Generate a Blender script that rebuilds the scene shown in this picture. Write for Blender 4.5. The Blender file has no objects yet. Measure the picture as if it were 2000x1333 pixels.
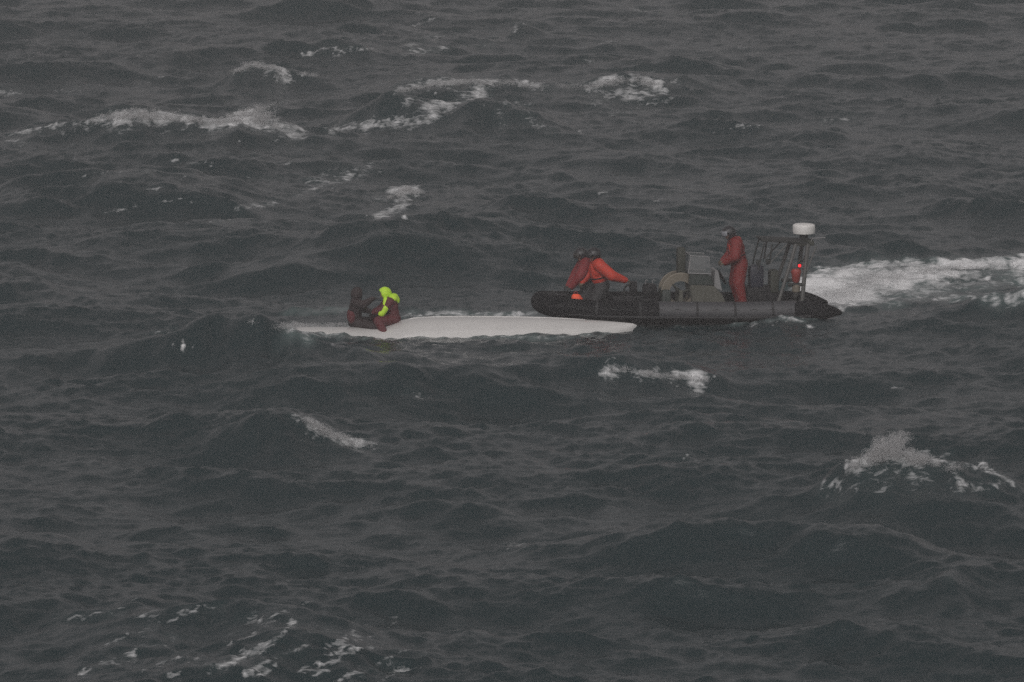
import bpy, bmesh, math, random
import numpy as np
from mathutils import Vector, Matrix

random.seed(7); rng = np.random.default_rng(11)
scene = bpy.context.scene
COL = scene.collection
R = math.radians

# ------------------------------------------------------------------ camera
CAM_H, TILT, FOCAL = 21.0, R(8.0), 225.0
cam_d = bpy.data.cameras.new('camera'); cam = bpy.data.objects.new('camera', cam_d); COL.objects.link(cam)
cam.location = (0, 0, CAM_H); cam.rotation_euler = (R(90) - TILT, 0, 0)
cam_d.lens = FOCAL; cam_d.sensor_width = 36; cam_d.sensor_fit = 'HORIZONTAL'
cam_d.clip_start = 1.0; cam_d.clip_end = 8000
scene.camera = cam

# ------------------------------------------------------------------ sky, sun, exposure
SUN_EL, SUN_AZ = R(38), R(200)
world = bpy.data.worlds.new('World'); scene.world = world; world.use_nodes = True
wn, wl = world.node_tree.nodes, world.node_tree.links
bg = wn['Background']
sky = wn.new('ShaderNodeTexSky'); sky.sky_type = 'NISHITA'; sky.sun_disc = False
sky.sun_elevation = SUN_EL; sky.sun_rotation = SUN_AZ
sky.air_density = 1.0; sky.dust_density = 6.0; sky.ozone_density = 1.0
hs = wn.new('ShaderNodeHueSaturation'); hs.inputs['Saturation'].default_value = 0.04
wl.new(sky.outputs[0], hs.inputs['Color']); tint = wn.new('ShaderNodeMix'); tint.data_type = 'RGBA'; tint.blend_type = 'MULTIPLY'; tint.inputs[0].default_value = 1.0
tint.inputs[7].default_value = (1.035, 0.985, 1.0, 1)                # a dull mauve-grey overcast
wl.new(hs.outputs[0], tint.inputs[6]); wl.new(tint.outputs[2], bg.inputs[0])
bg.inputs[1].default_value = 0.05
sd = bpy.data.lights.new('sun', 'SUN'); sun = bpy.data.objects.new('sun', sd); COL.objects.link(sun)
sd.energy = 0.5; sd.angle = R(60); sd.color = (1.0, 0.97, 0.93)
sun.rotation_euler = (R(90) - SUN_EL, 0, R(20))
vs = scene.view_settings
vs.view_transform = 'Standard'; vs.look = 'None'; vs.gamma = 1.0; vs.use_curve_mapping = False
vs.exposure = 0.40
cy = scene.cycles
cy.use_light_tree = False; cy.max_bounces = 5; cy.volume_bounces = 1; cy.caustics_reflective = False; cy.caustics_refractive = False
cy.use_denoising = False; cy.use_adaptive_sampling = False
scene.render.filter_size = 2.7

# pixel of the 2000x1333 photograph <-> place (used to find where on the sea a thing stands)
FPX = FOCAL / 36.0 * 2000.0
ct, st = math.cos(TILT), math.sin(TILT)
def ray(px, py):
    a, b = (px - 1000.0) / FPX, -(py - 666.5) / FPX
    return np.array([a, ct + b * st, -st + b * ct])
def on_z(px, py, z=0.0):
    d = ray(px, py); t = (z - CAM_H) / d[2]
    return np.array([d[0] * t, d[1] * t, z])
def project(x, y, z):
    zz = z - CAM_H
    f = y * ct - zz * st; u = y * st + zz * ct
    return 1000.0 + FPX * x / f, 666.5 - FPX * u / f, f

# ------------------------------------------------------------------ materials
def mat(name, col, rough=0.6, var=0.12, scale=6.0, bump=0.0, bscale=40.0, metal=0.0, coat=0.0, emit=None, spec=0.5):
    m = bpy.data.materials.new(name); m.use_nodes = True
    n, l = m.node_tree.nodes, m.node_tree.links
    p = n['Principled BSDF']
    tc = n.new('ShaderNodeTexCoord')
    nz = n.new('ShaderNodeTexNoise'); nz.inputs['Scale'].default_value = scale; nz.inputs['Detail'].default_value = 5
    l.new(tc.outputs['Object'], nz.inputs['Vector'])
    mx = n.new('ShaderNodeMix'); mx.data_type = 'RGBA'
    mx.inputs[6].default_value = tuple(c * (1 - var) for c in col) + (1,)
    mx.inputs[7].default_value = tuple(min(1, c * (1 + var)) for c in col) + (1,)
    l.new(nz.outputs['Fac'], mx.inputs[0]); l.new(mx.outputs[2], p.inputs['Base Color'])
    p.inputs['Roughness'].default_value = rough; p.inputs['Metallic'].default_value = metal
    p.inputs['Coat Weight'].default_value = coat; p.inputs['Specular IOR Level'].default_value = spec
    if bump:
        nb = n.new('ShaderNodeTexNoise'); nb.inputs['Scale'].default_value = bscale; nb.inputs['Detail'].default_value = 4
        l.new(tc.outputs['Object'], nb.inputs['Vector'])
        b = n.new('ShaderNodeBump'); b.inputs['Strength'].default_value = bump; b.inputs['Distance'].default_value = 0.02
        l.new(nb.outputs['Fac'], b.inputs['Height']); l.new(b.outputs[0], p.inputs['Normal'])
    if emit:
        p.inputs['Emission Color'].default_value = emit[0] + (1,); p.inputs['Emission Strength'].default_value = emit[1]
    return m

M = {
 'rubber':  mat('black_rubber', (0.007, 0.007, 0.008), 0.65, 0.4, 3.0, 0.2, spec=0.07),
 'panel':   mat('grey_rubber', (0.050, 0.051, 0.055), 0.5, 0.15, 2.5, 0.15),
 'strake':  mat('dark_strake', (0.014, 0.014, 0.015), 0.7, 0.2),
 'grp':     mat('dark_hull', (0.012, 0.012, 0.013), 0.5, 0.25, 2.0, spec=0.15),
 'deck':    mat('deck_grey', (0.06, 0.06, 0.06), 0.8, 0.25, 8.0, 0.3),
 'tan':     mat('tan_paint', (0.165, 0.145, 0.11), 0.55, 0.3, 5.0, 0.2, 15.0),
 'tan2':    mat('olive_canvas', (0.085, 0.085, 0.068), 0.75, 0.2, 6.0, 0.4, 12.0),
 'olive':   mat('olive_dark', (0.035, 0.038, 0.028), 0.7, 0.25, 9.0, 0.3),
 'dash':    mat('green_black_dash', (0.025, 0.035, 0.03), 0.5, 0.2),
 'metal':   mat('grey_tube_metal', (0.085, 0.085, 0.08), 0.5, 0.2, 12.0),
 'dmetal':  mat('dark_tube_metal', (0.03, 0.032, 0.03), 0.6, 0.2, 12.0, spec=0.2),
 'navy':    mat('navy_vinyl', (0.016, 0.018, 0.03), 0.4, 0.2, 8.0),
 'black':   mat('black_plastic', (0.012, 0.012, 0.013), 0.55, 0.2, spec=0.2),
 'white':   mat('white_dome', (0.72, 0.71, 0.68), 0.45, 0.05, 4.0),
 'lgrey':   mat('light_grey', (0.22, 0.22, 0.22), 0.45, 0.12, 6.0),
 'hullw':   mat('white_gelcoat', (0.565, 0.558, 0.54), 0.3, 0.11, 1.4, 0.12, 3.0, coat=0.5),
 'red':     mat('red_drysuit', (0.17, 0.012, 0.010), 0.7, 0.3, 14.0, 0.6, 22.0),
 'redv':    mat('orange_red_vest', (0.48, 0.036, 0.012), 0.65, 0.2, 14.0, 0.5, 22.0),
 'redo':    mat('orange_red_jacket', (0.46, 0.034, 0.014), 0.65, 0.3, 9.0, 0.6, 22.0),
 'redd':    mat('dark_red_drysuit', (0.19, 0.013, 0.015), 0.7, 0.3, 14.0, 0.6, 22.0),
 'orange':  mat('orange_fabric', (0.85, 0.10, 0.035), 0.6, 0.15, 10.0, 0.3),
 'maroon':  mat('maroon_suit', (0.095, 0.016, 0.019), 0.75, 0.35, 10.0, 0.6, 22.0),
 'brown':   mat('dark_brown_suit', (0.022, 0.012, 0.012), 0.75, 0.4, 10.0, 0.6, 22.0),
 'hivis':   mat('hivis_yellow', (0.52, 0.80, 0.035), 0.6, 0.12, 14.0, 0.4, 25.0),
 'trouser': mat('dark_trousers', (0.022, 0.022, 0.023), 0.75, 0.3, 12.0, 0.5, 22.0),
 'glove':   mat('dark_glove', (0.035, 0.032, 0.028), 0.7, 0.3),
 'glovet':  mat('tan_glove', (0.10, 0.075, 0.045), 0.7, 0.3),
 'boot':    mat('black_boot', (0.012, 0.012, 0.012), 0.6, 0.2),
 'skin':    mat('skin', (0.36, 0.21, 0.16), 0.55, 0.1),
 'eye':     mat('eye_dark', (0.02, 0.015, 0.012), 0.3, 0.1),
 'helmet':  mat('dark_helmet', (0.02, 0.02, 0.022), 0.35, 0.2),
 'visor':   mat('grey_visor', (0.24, 0.25, 0.27), 0.2, 0.1),
 'bootw':   mat('pale_boot', (0.5, 0.48, 0.45), 0.6, 0.1),
 'lamp_red': mat('lit_red_lamp', (0.8, 0.02, 0.02), 0.3, 0.05, emit=((1.0, 0.02, 0.03), 1.3)),
}
# glass of the windscreen: clear, a little milky with salt
g = bpy.data.materials.new('windscreen_glass'); g.use_nodes = True
p = g.node_tree.nodes['Principled BSDF']
p.inputs['Base Color'].default_value = (0.22, 0.23, 0.23, 1); p.inputs['Roughness'].default_value = 0.2
p.inputs['Alpha'].default_value = 0.26
M['glass'] = g
# spray
sp = bpy.data.materials.new('spray_droplets'); sp.use_nodes = True
p = sp.node_tree.nodes['Principled BSDF']
p.inputs['Base Color'].default_value = (0.78, 0.79, 0.79, 1); p.inputs['Roughness'].default_value = 0.7
_d = sp.node_tree.nodes.new('ShaderNodeBsdfTranslucent'); _d.inputs[0].default_value = (0.9, 0.9, 0.9, 1)
_x = sp.node_tree.nodes.new('ShaderNodeMixShader'); _x.inputs[0].default_value = 0.5; p.inputs['Alpha'].default_value = 0.4
sp.node_tree.links.new(p.outputs[0], _x.inputs[1]); sp.node_tree.links.new(_d.outputs[0], _x.inputs[2])
sp.node_tree.links.new(_x.outputs[0], sp.node_tree.nodes['Material Output'].inputs['Surface'])
M['spray'] = sp

# ------------------------------------------------------------------ mesh helpers
def link(name, me, m=None, parent=None, smooth=True):
    o = bpy.data.objects.new(name, me); COL.objects.link(o)
    if m is not None:
        for k in (m if isinstance(m, (list, tuple)) else [m]): me.materials.append(k)
    if parent is not None: o.parent = parent
    if smooth: me.polygons.foreach_set('use_smooth', [True] * len(me.polygons))
    return o
def tag(o, label, cat, group=None, kind=None):
    if label: o['label'] = label
    if cat: o['category'] = cat
    if group: o['group'] = group
    if kind: o['kind'] = kind
    return o
def empty(name, loc=(0, 0, 0), rz=0.0):
    o = bpy.data.objects.new(name, None); COL.objects.link(o)
    o.location = loc; o.rotation_euler = (0, 0, rz); o.empty_display_size = 0.2
    return o

class MB:
    def __init__(s): s.v = []; s.f = []
    def add(s, v, f):
        b = len(s.v); s.v += [tuple(x) for x in v]; s.f += [tuple(b + i for i in q) for q in f]; return s
    def tube(s, pts, rad, n=12, cap=True, squash=1.0, a0=0.0, a1=2 * math.pi):
        pts = [Vector(p) for p in pts]
        if not hasattr(rad, '__len__'): rad = [rad] * len(pts)
        rings = []; closed = abs(a1 - a0 - 2 * math.pi) < 1e-6
        m = n if closed else n + 1
        up = None; v = []
        for i, p in enumerate(pts):
            t = (pts[min(i + 1, len(pts) - 1)] - pts[max(i - 1, 0)]).normalized()
            if up is None:
                up = Vector((0, 0, 1)) if abs(t.z) < 0.9 else Vector((0, 1, 0))
            side = t.cross(up).normalized(); u2 = side.cross(t).normalized(); up = u2 if abs(t.z) >= 0.9 else up
            for k in range(m):
                a = a0 + (a1 - a0) * k / n
                v.append(p + side * math.cos(a) * rad[i] + u2 * math.sin(a) * rad[i] * squash)
        f = []
        for i in range(len(pts) - 1):
            for k in range(n):
                a, b = i * m + k, i * m + (k + 1) % m
                f.append((a, a + m, b + m, b))
        if cap and closed:
            f.append(tuple(range(m))); f.append(tuple(reversed(range((len(pts) - 1) * m, len(pts) * m))))
        return s.add(v, f)
    def box(s, c, size, bev=0.02, rot=None):
        bm = bmesh.new(); bmesh.ops.create_cube(bm, size=1.0)
        for w in bm.verts: w.co = Vector((w.co.x * size[0], w.co.y * size[1], w.co.z * size[2]))
        if bev: bmesh.ops.bevel(bm, geom=bm.edges[:], offset=bev, segments=2, affect='EDGES', profile=0.6)
        mt = Matrix.Translation(Vector(c)) @ (rot.to_4x4() if rot else Matrix())
        bm.transform(mt); bm.verts.index_update()
        s.add([w.co for w in bm.verts], [[w.index for w in q.verts] for q in bm.faces]); bm.free(); return s
    def prism(s, prof, y0, y1, bev=0.015):
        bm = bmesh.new()
        a = [bm.verts.new((x, y0, z)) for x, z in prof]; b = [bm.verts.new((x, y1, z)) for x, z in prof]
        bm.faces.new(a); bm.faces.new(list(reversed(b)))
        for i in range(len(a)):
            j = (i + 1) % len(a); bm.faces.new((a[j], a[i], b[i], b[j]))
        bmesh.ops.recalc_face_normals(bm, faces=bm.faces)
        if bev: bmesh.ops.bevel(bm, geom=bm.edges[:], offset=bev, segments=2, affect='EDGES')
        bm.verts.index_update()
        s.add([w.co for w in bm.verts], [[w.index for w in q.verts] for q in bm.faces]); bm.free(); return s
    def lathe(s, prof, c=(0, 0, 0), n=28, rot=None):
        v = []; f = []
        for r, z in prof:
            for k in range(n):
                a = 2 * math.pi * k / n; q = Vector((r * math.cos(a), r * math.sin(a), z))
                v.append((rot @ q if rot else q) + Vector(c))
        for i in range(len(prof) - 1):
            for k in range(n):
                a, b = i * n + k, i * n + (k + 1) % n; f.append((a, b, b + n, a + n))
        f.append(tuple(reversed(range(n)))); f.append(tuple(range((len(prof) - 1) * n, len(prof) * n)))
        return s.add(v, f)
    def torus(s, c, r, rr, n=28, m=10, rot=None, a0=0, a1=2 * math.pi):
        full = abs(a1 - a0 - 2 * math.pi) < 1e-6
        cnt = n if full else n + 1; v = []; f = []
        for i in range(cnt):
            a = a0 + (a1 - a0) * i / n
            for k in range(m):
                b = 2 * math.pi * k / m
                q = Vector(((r + rr * math.cos(b)) * math.cos(a), (r + rr * math.cos(b)) * math.sin(a), rr * math.sin(b)))
                v.append((rot @ q if rot else q) + Vector(c))
        for i in range(n):
            j = (i + 1) % cnt
            for k in range(m): f.append((i * m + k, j * m + k, j * m + (k + 1) % m, i * m + (k + 1) % m))
        return s.add(v, f)
    def build(s, name, m, parent=None, smooth=True, angle=40):
        me = bpy.data.meshes.new(name); me.from_pydata(s.v, [], s.f); me.validate(); me.update()
        o = link(name, me, m, parent, smooth)
        if smooth and angle: me.set_sharp_from_angle(angle=R(angle))
        return o

# ------------------------------------------------------------------ the sea: a spectrum of wind waves plus the larger crests
def axis(a, b, step, far, grow=1.18):
    core = [a]
    while core[-1] < b: core.append(core[-1] + step(core[-1]))
    hi = [core[-1]]; s_ = step(core[-1])
    while hi[-1] < far[1]: s_ *= grow; hi.append(hi[-1] + s_)
    lo = [core[0]]; s_ = step(core[0])
    while lo[-1] > far[0]: s_ *= grow; lo.append(lo[-1] - s_)
    return np.array(lo[:0:-1] + core + hi[1:])
FAR = 2400.0
gx = axis(-22.0, 22.0, lambda v: 0.072, (-FAR, FAR))
gy = axis(98.0, 262.0, lambda v: 0.00085 * v, (-FAR, FAR))
nx, ny = len(gx), len(gy)
dxl, dyl = np.gradient(gx), np.gradient(gy)

def smoothstep(a, b, x):
    t = np.clip((x - a) / (b - a), 0, 1); return t * t * (3 - 2 * t)

# wind blows from the upper left towards the camera: wave tiles made by FFT, long waves and chop apart
def tile(Lx, Ly, Nx, Ny, lo, hi, lp, rms, th0, sp0, seed, slope=4.0):
    r_ = np.random.default_rng(seed)
    kx = 2 * math.pi * np.fft.fftfreq(Nx, Lx / Nx); ky = 2 * math.pi * np.fft.fftfreq(Ny, Ly / Ny)
    KX, KY = np.meshgrid(kx, ky); K = np.hypot(KX, KY); K[0, 0] = 1e9
    kp = 2 * math.pi / lp; ang = np.arctan2(KY, KX) - th0
    sp = sp0 + 0.35 * smoothstep(0, 1, np.log(np.maximum(K / kp, 1e-6)) / 2.5)
    dirw = np.exp(-(np.arctan2(np.sin(ang), np.cos(ang)) / sp) ** 2 / 2)
    A = np.sqrt(K ** -slope * np.exp(-1.25 * (kp / K) ** 2) * dirw) * (K > 2 * math.pi / hi) * (K < 2 * math.pi / lo)
    H = A * (r_.normal(size=K.shape) + 1j * r_.normal(size=K.shape))
    z = np.fft.ifft2(H).real; c = rms / z.std()
    dx = np.fft.ifft2(-1j * H * KX / K).real * -1; dy = np.fft.ifft2(-1j * H * KY / K).real * -1
    return z * c, dx * c, dy * c, Lx, Ly
def sample(T):
    Lx, Ly = T[3], T[4]; ny_, nx_ = T[0].shape
    u = (gx / Lx * nx_) % nx_; v = (gy / Ly * ny_) % ny_
    i0 = u.astype(int); fu = (u - i0)[None, :]; i1 = (i0 + 1) % nx_; i0 %= nx_
    j0 = v.astype(int); fv = (v - j0)[:, None]; j1 = (j0 + 1) % ny_; j0 %= ny_
    res = []
    for q in T[:3]:
        r0, r1 = q[j0], q[j1]
        res.append((r0[:, i0] * (1 - fu) + r0[:, i1] * fu) * (1 - fv) + (r1[:, i0] * (1 - fu) + r1[:, i1] * fu) * fv)
    return res
TH0 = R(-102)
TL = sample(tile(230.0, 230.0, 512, 512, 3.0, 34.0, 14.0, 0.15, TH0, 0.36, 3))
TM = sample(tile(83.0, 143.0, 640, 1024, 0.95, 3.0, 5.0, 0.046, TH0, 0.5, 5, 3.6))
TS = sample(tile(61.0, 97.0, 1024, 1024, 0.22, 0.95, 2.0, 0.024, TH0 + 0.15, 0.55, 9, 3.2))
XX, YY = np.meshgrid(gx, gy)
fadeL = np.exp(-(dxl / 2.2) ** 2)[None, :] * np.exp(-(dyl / 2.2) ** 2)[:, None]
fadeM = np.exp(-(dxl / 0.4) ** 2)[None, :] * np.exp(-(dyl / 0.4) ** 2)[:, None]
fadeS = np.exp(-(dxl / 0.22) ** 2)[None, :] * np.exp(-(dyl / 0.3) ** 2)[:, None]

# calmer pocket where the two boats lie
bx_, by_ = on_z(1150, 640)[:2]
calm = np.exp(-(((XX - bx_ - 0.5) / 9.5) ** 4) - ((YY - by_ - 1.5) / 9.0) ** 4)
kl = (1 - 0.9 * calm) * fadeL; km = (1 - 0.25 * calm) * fadeM
gust = 0.75 + 0.5 * smoothstep(-0.15, 0.2, TL[0])                # chop is rougher on the crests
ZLr, ZSr = TL[0], TS[0]
Z = TL[0] * kl + TM[0] * km + TS[0] * fadeS * gust
DX = TL[1] * kl * 0.85 + TM[1] * km * 0.7 + TS[1] * fadeS * 0.4
DY = TL[2] * kl * 0.85 + TM[2] * km * 0.7 + TS[2] * fadeS * 0.4

# crests one can point at in the photograph: (crest polyline px, base row px, front length, back length)
RIDGES = [
 ([(-120, 716), (60, 706), (200, 690), (300, 666), (380, 640), (440, 623), (485, 612), (520, 630), (560, 656), (610, 680), (700, 694), (800, 712), (900, 733)], 735, 1.25, 2.4),
 ([(280, 876), (400, 852), (460, 828), (510, 804), (560, 801), (610, 818), (660, 850), (740, 866), (860, 878)], 880, 1.15, 1.9),
 ([(560, 752), (640, 748), (720, 752), (790, 764), (860, 784)], 786, 1.6, 1.6),
 ([(940, 1086), (1060, 1068), (1180, 1060), (1280, 1046), (1340, 1044), (1420, 1062), (1520, 1086)], 1096, 1.8, 1.6),
 ([(1600, 1112), (1690, 1090), (1760, 1080), (1810, 1092), (1850, 1112)], 1118, 1.3, 1.3),
 ([(1640, 1180), (1740, 1150), (1830, 1122), (1890, 1112), (1960, 1126), (2080, 1150)], 1190, 2.2, 2.0),
 ([(1580, 972), (1640, 924), (1690, 902), (1735, 882), (1780, 896), (1860, 912), (1930, 920), (2000, 950)], 980, 2.0, 1.7),
 ([(1120, 752), (1180, 730), (1225, 721), (1290, 730), (1360, 738), (1440, 754)], 758, 1.4, 1.4),
 ([(-60, 288), (20, 268), (100, 250), (190, 236), (250, 226), (330, 227), (430, 236), (500, 236), (560, 250), (620, 268)], 292, 3.2, 2.6),
 ([(420, 168), (455, 142), (485, 128), (540, 130), (590, 146), (640, 158), (690, 170)], 176, 2.4, 2.0),
 ([(560, 118), (610, 102), (650, 94), (690, 91), (740, 102), (800, 110)], 120, 2.2, 2.0),
 ([(740, 104), (800, 90), (870, 92), (940, 106)], 110, 1.8, 1.8),
 ([(760, 212), (860, 224), (920, 208), (980, 200), (1040, 212), (1100, 236), (1180, 258)], 262, 2.6, 2.2),
 ([(740, 178), (800, 164), (900, 158), (1000, 160), (1060, 168), (1130, 180)], 192, 2.4, 2.2),
 ([(1110, 180), (1170, 160), (1220, 150), (1280, 154), (1340, 168)], 186, 2.0, 2.0),
 ([(980, 76), (1005, 58), (1022, 50), (1040, 60), (1075, 78)], 82, 1.8, 1.5),
 ([(150, 1238), (260, 1208), (380, 1194), (480, 1196), (570, 1204), (680, 1222), (800, 1250)], 1268, 2.4, 1.8),
 ([(350, 1320), (440, 1290), (520, 1270), (590, 1262), (680, 1282), (780, 1310)], 1330, 2.0, 1.6),
 ([(1660, 636), (1760, 618), (1860, 606), (1940, 592), (2010, 574), (2100, 560)], 648, 3.0, 2.4),
 ([(1420, 640), (1480, 626), (1530, 619), (1570, 626), (1620, 640)], 644, 1.0, 1.0),
 ([(880, 430), (930, 416), (980, 411), (1030, 420), (1080, 432)], 434, 1.8, 1.8),
 ([(1640, 300), (1720, 284), (1780, 280), (1860, 296), (1920, 310)], 312, 2.2, 2.0),
 ([(0, 606), (50, 596), (90, 592), (140, 606)], 610, 1.6, 1.6),
 ([(-40, 392), (80, 362), (180, 350), (280, 346), (360, 356), (450, 380)], 398, 2.6, 2.4),
]
for cr, base, lf, lb in RIDGES:
    xs, hs_, yc = [], [], on_z(1000, base)[1]
    for (px, py) in cr:
        d = ray(px, py); t = yc / d[1]
        xs.append(d[0] * t); hs_.append(max(0.0, CAM_H + d[2] * t))
    x0, x1 = xs[0] - 2.0, xs[-1] + 2.0
    i0, i1 = np.searchsorted(gx, [x0, x1]); j0, j1 = np.searchsorted(gy, [yc - 9, yc + 9])
    sx = gx[i0:i1]; hh = np.interp(sx, [x0] + xs + [x1], [0] + hs_ + [0])
    ker = np.hanning(15); ker /= ker.sum(); hh = np.convolve(np.pad(hh, 7, mode='edge'), ker, 'valid')
    hh = hh * (1 + 0.035 * np.sin(sx * 2.3 + base) + 0.03 * np.sin(sx * 5.1 + 2 * base))
    wob = 0.12 * np.sin(sx * 4.3 + base) + 0.06 * np.sin(sx * 9.1 + base) + 0.5 * np.sin(sx * 0.55 + base) + 0.22 * np.sin(sx * 1.7 + 2 * base)
    lf = lf if lf < 1.3 else lf * 0.72
    d = gy[j0:j1, None] - (yc + wob[None, :])
    prof = np.where(d < 0, np.exp(-(np.abs(d) / lf) ** 1.45), np.exp(-(np.abs(d) / lb) ** 1.5))
    # local sea quietened under the crest so that it stands where it is seen
    Z[j0:j1, i0:i1] -= prof * ZLr[j0:j1, i0:i1] * kl[j0:j1, i0:i1] * 0.9 * smoothstep(0, 0.3, hh)[None, :]
    Z[j0:j1, i0:i1] += prof * hh[None, :]
    kl[j0:j1, i0:i1] *= 1 - 0.75 * prof * smoothstep(0, 0.35, hh)[None, :]

# many smaller, short-crested wind waves: gentle backs, short steep faces below the crest
RB = np.zeros_like(Z)
r1x, r1y = on_z(420, 735)[:2]                                   # open water behind the tall swell left of the hull
for _ in range(430):
    x_, y_ = rng.uniform(-24, 24), rng.uniform(92, 275)
    if abs(x_ - bx_) < 9.0 and abs(y_ - by_ - 1.0) < 3.4: continue
    if abs(x_ - r1x) < 5.2 and -3.0 < y_ - r1y < 9.0: continue
    hl = rng.uniform(0.7, 2.6) * (1 if rng.random() < 0.75 else 1.8); H_ = rng.uniform(0.10, 0.20) * hl ** 0.75
    lf, lb = H_ * rng.uniform(1.6, 2.4), H_ * rng.uniform(5, 9); sk = rng.normal() * 0.35; cv = rng.normal() * 0.12
    i0, i1 = np.searchsorted(gx, [x_ - 3 * hl, x_ + 3 * hl]); j0, j1 = np.searchsorted(gy, [y_ - 4, y_ + 7])
    u = (gx[i0:i1] - x_)[None, :]; asym = np.where(u < 0, hl * rng.uniform(0.7, 1.2), hl * rng.uniform(0.7, 1.2))
    env = np.exp(-(np.abs(u) / asym) ** 1.7)
    d = gy[j0:j1, None] - y_ - sk * u - cv * u ** 2 / hl - 0.10 * np.sin(u * 3.1 + y_) - 0.05 * np.sin(u * 7.3 + x_)
    RB[j0:j1, i0:i1] += H_ * env * np.where(d < 0, np.exp(-(np.abs(d) / lf) ** 1.3), np.exp(-(np.abs(d) / lb) ** 1.4))
Z += RB

PX, PY, PF = project(XX + DX, YY + DY, Z)
# nearest vertex seen at each pixel of a 1000x667 raster
qx, qy = np.round(PX / 2).astype(int), np.round(PY / 2).astype(int)
ok = (qx >= 0) & (qx < 1000) & (qy >= 0) & (qy < 667) & (PF > 20)
idx = np.nonzero(ok.ravel())[0]; idx = idx[np.argsort(-PF.ravel()[idx])]
SEEN = np.full((667, 1000), -1, dtype=np.int64); SEEN[qy.ravel()[idx], qx.ravel()[idx]] = idx
def hit(px, py):
    a, b = int(min(999, max(0, px / 2))), int(min(666, max(0, py / 2)))
    for r_ in range(0, 5):
        w = SEEN[max(0, b - r_):b + r_ + 1, max(0, a - r_):a + r_ + 1]; w = w[w >= 0]
        if len(w):
            i = w[np.argmin(PF.ravel()[w])]; return XX.ravel()[i], YY.ravel()[i], PF.ravel()[i], i
    q = on_z(px, py); return q[0], q[1], 150.0, None

FOAM = np.zeros_like(Z); AER = np.zeros_like(Z)
def stamp(F, x, y, wx, wy, v):
    i0, i1 = np.searchsorted(gx, [x - 2.2 * wx, x + 2.2 * wx]); j0, j1 = np.searchsorted(gy, [y - 2.2 * wy, y + 2.2 * wy])
    g_ = v * np.exp(-((gx[None, i0:i1] - x) / wx) ** 2 - ((gy[j0:j1, None] - y) / wy) ** 2)
    F[j0:j1, i0:i1] = np.maximum(F[j0:j1, i0:i1], g_)
def stroke(pts, w, v, depth=2.6, jit=0.45, aer=0.3, fleck=1.0):
    p0 = rng.uniform(0, 100)
    for (a, b) in zip(pts[:-1], pts[1:]):
        L = math.hypot(b[0] - a[0], b[1] - a[1]); n = max(1, int(L / max(2.0, 0.3 * w)))
        for i in range(n):
            t = (i + 0.5) / n; s1 = p0 + (a[0] + t * (b[0] - a[0])) / (4.0 * w + 8)
            mod = 0.86 + 0.22 * math.sin(s1 * 2.1) * math.sin(s1 * 0.77 + 1) + 0.12 * rng.normal()
            x, y, f, _ = hit(a[0] + t * (b[0] - a[0]) + rng.normal() * w * jit, a[1] + t * (b[1] - a[1]) + rng.normal() * w * jit * 0.7)
            s_ = f / FPX; q = 1.45 * w * math.exp(rng.normal() * 0.35) * s_
            stamp(FOAM, x, y, q, q * depth, v * mod)
            if aer: stamp(AER, x, y, q * 1.7, q * depth * 1.7, aer)
        for i in range(int(fleck * L / 7)):                      # torn-off flecks and streaks round the crest
            t = rng.random()
            x, y, f, _ = hit(a[0] + t * (b[0] - a[0]) + rng.normal() * (w * 2.2 + 4), a[1] + t * (b[1] - a[1]) + abs(rng.normal()) * (w * 1.5 + 3) - w * 0.4)
            q = rng.uniform(1.2, 3.2) * f / FPX * (1 + 0.05 * w)
            stamp(FOAM, x, y, q * rng.uniform(1, 2.6), q * depth * 1.3, v * rng.uniform(0.45, 0.9))
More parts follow.
